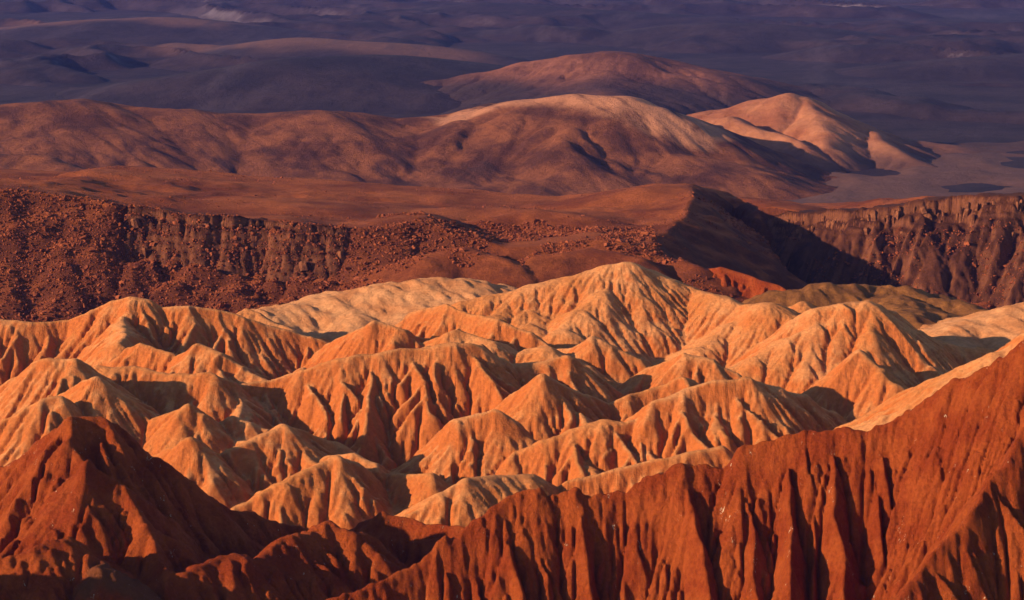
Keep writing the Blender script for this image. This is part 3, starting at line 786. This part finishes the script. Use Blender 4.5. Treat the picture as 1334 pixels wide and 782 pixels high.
# caprock columns standing out of the two rims
def column_mesh(seed):
    rg = random.Random(seed); k = 6; lv = [(-.5, 1.12), (0.1, 1.0), (.38, .92), (.5, .62)]
    V = []; Fq = []
    base = [rg.uniform(.75, 1.15) for _ in range(k)]
    for (z, w) in lv:
        for a in range(k):
            t = 6.283 * a / k + rg.uniform(-.15, .15)
            q = base[a] * w * rg.uniform(.88, 1.1) * .5
            V.append((math.cos(t) * q, math.sin(t) * q, z + rg.uniform(-.04, .04)))
    for l in range(len(lv) - 1):
        for a in range(k):
            Fq.append((l * k + a, l * k + (a + 1) % k, (l + 1) * k + (a + 1) % k, (l + 1) * k + a))
    Fq.append(tuple(range((len(lv) - 1) * k, len(lv) * k)))
    me = bpy.data.meshes.new('rock_column'); me.from_pydata(V, [], Fq); me.materials.append(M['column']); return me
M['column'] = soil('caprock', (.10, .035, .018), (.22, .08, .036), patch=4, bump=.4, bump_scale=1.2, fine=1)
COLS = [column_mesh(500 + k) for k in range(8)]
def columns(fld, P, x0, x1, step, hgt, depth):
    x = x0
    while x < x1:
        w = rg.uniform(1.3, 3.8)
        ye = float(np.interp(x, P[:, 0], P[:, 1]))
        yy = np.linspace(ye - 16, ye + 12, 57); hh = fld.height(np.full(57, x), yy)
        k = int(np.argmax(hh[4:] - hh[:-4])) + 2          # the steepest place is the cliff
        top = float(hh[min(k + 4, 56)]); y = float(yy[k]) - rg.uniform(-1.0, depth)
        h = rg.uniform(*hgt)
        if rg.random() < .5:
            x += w; continue
        o = bpy.data.objects.new('rock_column', COLS[rg.randrange(len(COLS))])
        o.scale = (w, w * rg.uniform(.8, 1.4), h)
        o.rotation_euler = (rg.uniform(-.25, .25), rg.uniform(-.25, .25), rg.uniform(0, 6.28))
        o.location = (x, y, top - h * .5 - rg.uniform(0, 3) - max(0, (float(yy[k]) - y) * 1.1) + rg.uniform(-2.0, .9))
        o.parent = plateau
        col.objects.link(o)
        x += w * rg.uniform(.5, step)
columns(wall_l, rimP, at(170, 0, 1008)[0], at(445, 0, 998)[0], 1.0, (3, 7), 3)
columns(wall_r, canP, at(985, 0, 1180)[0], at(1345, 0, 1125)[0], .8, (5, 11), 4)
columns(wall_r, canP, at(985, 0, 1180)[0], at(1345, 0, 1125)[0], 1.0, (3, 8), 8)

# ------------------------------------------------------------------ haze
hz = mesh_obj('haze', np.array([[x, y, z] for x in (-9000, 9000) for y in (-1500, 45000) for z in (-300, 30)], float),
              np.array([[0, 1, 3, 2], [4, 6, 7, 5], [0, 4, 5, 1], [2, 3, 7, 6], [0, 2, 6, 4], [1, 5, 7, 3]]), M['plain'], smooth=False)
hm = bpy.data.materials.new('haze_air'); hm.use_nodes = True
hn = hm.node_tree; hn.nodes.clear()
ho = hn.nodes.new('ShaderNodeOutputMaterial'); hv = hn.nodes.new('ShaderNodeVolumePrincipled')
hv.inputs['Color'].default_value = (.19, .25, 1.0, 1); hv.inputs['Density'].default_value = 2.1e-5
hv.inputs['Anisotropy'].default_value = 0.0
hn.links.new(hv.outputs[0], ho.inputs['Volume'])
hz.data.materials.clear(); hz.data.materials.append(hm)
hz['kind'] = 'stuff'


for nm, lb in {'ground': 'dark bare desert ground reaching to the horizon', 'plain': 'purple-brown far plain with low ridges', 'far_hills': 'rounded red-brown hill far behind the range',
               'domed_hills': 'domed pale orange hill at the right of the range', 'hill_range': 'long brown hill range with its sunlit crest painted pale', 'rocky_plateau': 'red-brown plateau ending in rocky slopes',
               'canyon_wall': 'dark canyon wall with a broken rim at the right', 'caprock_cliff': 'jointed caprock cliff along the left plateau edge', 'red_scarp': 'small fluted red scarp behind the badlands',
               'ochre_hill': 'low ochre hill in front of the canyon', 'pale_hill': 'pale sand hill behind the badlands', 'pale_slope': 'pale sand slope at the right edge',
               'badlands': 'orange badland hills cut by gullies', 'red_ridge': 'steep dark red ridge across the right foreground', 'red_peak': 'pointed dark red peak in the left foreground'}.items():
    bpy.data.objects[nm]['label'] = lb
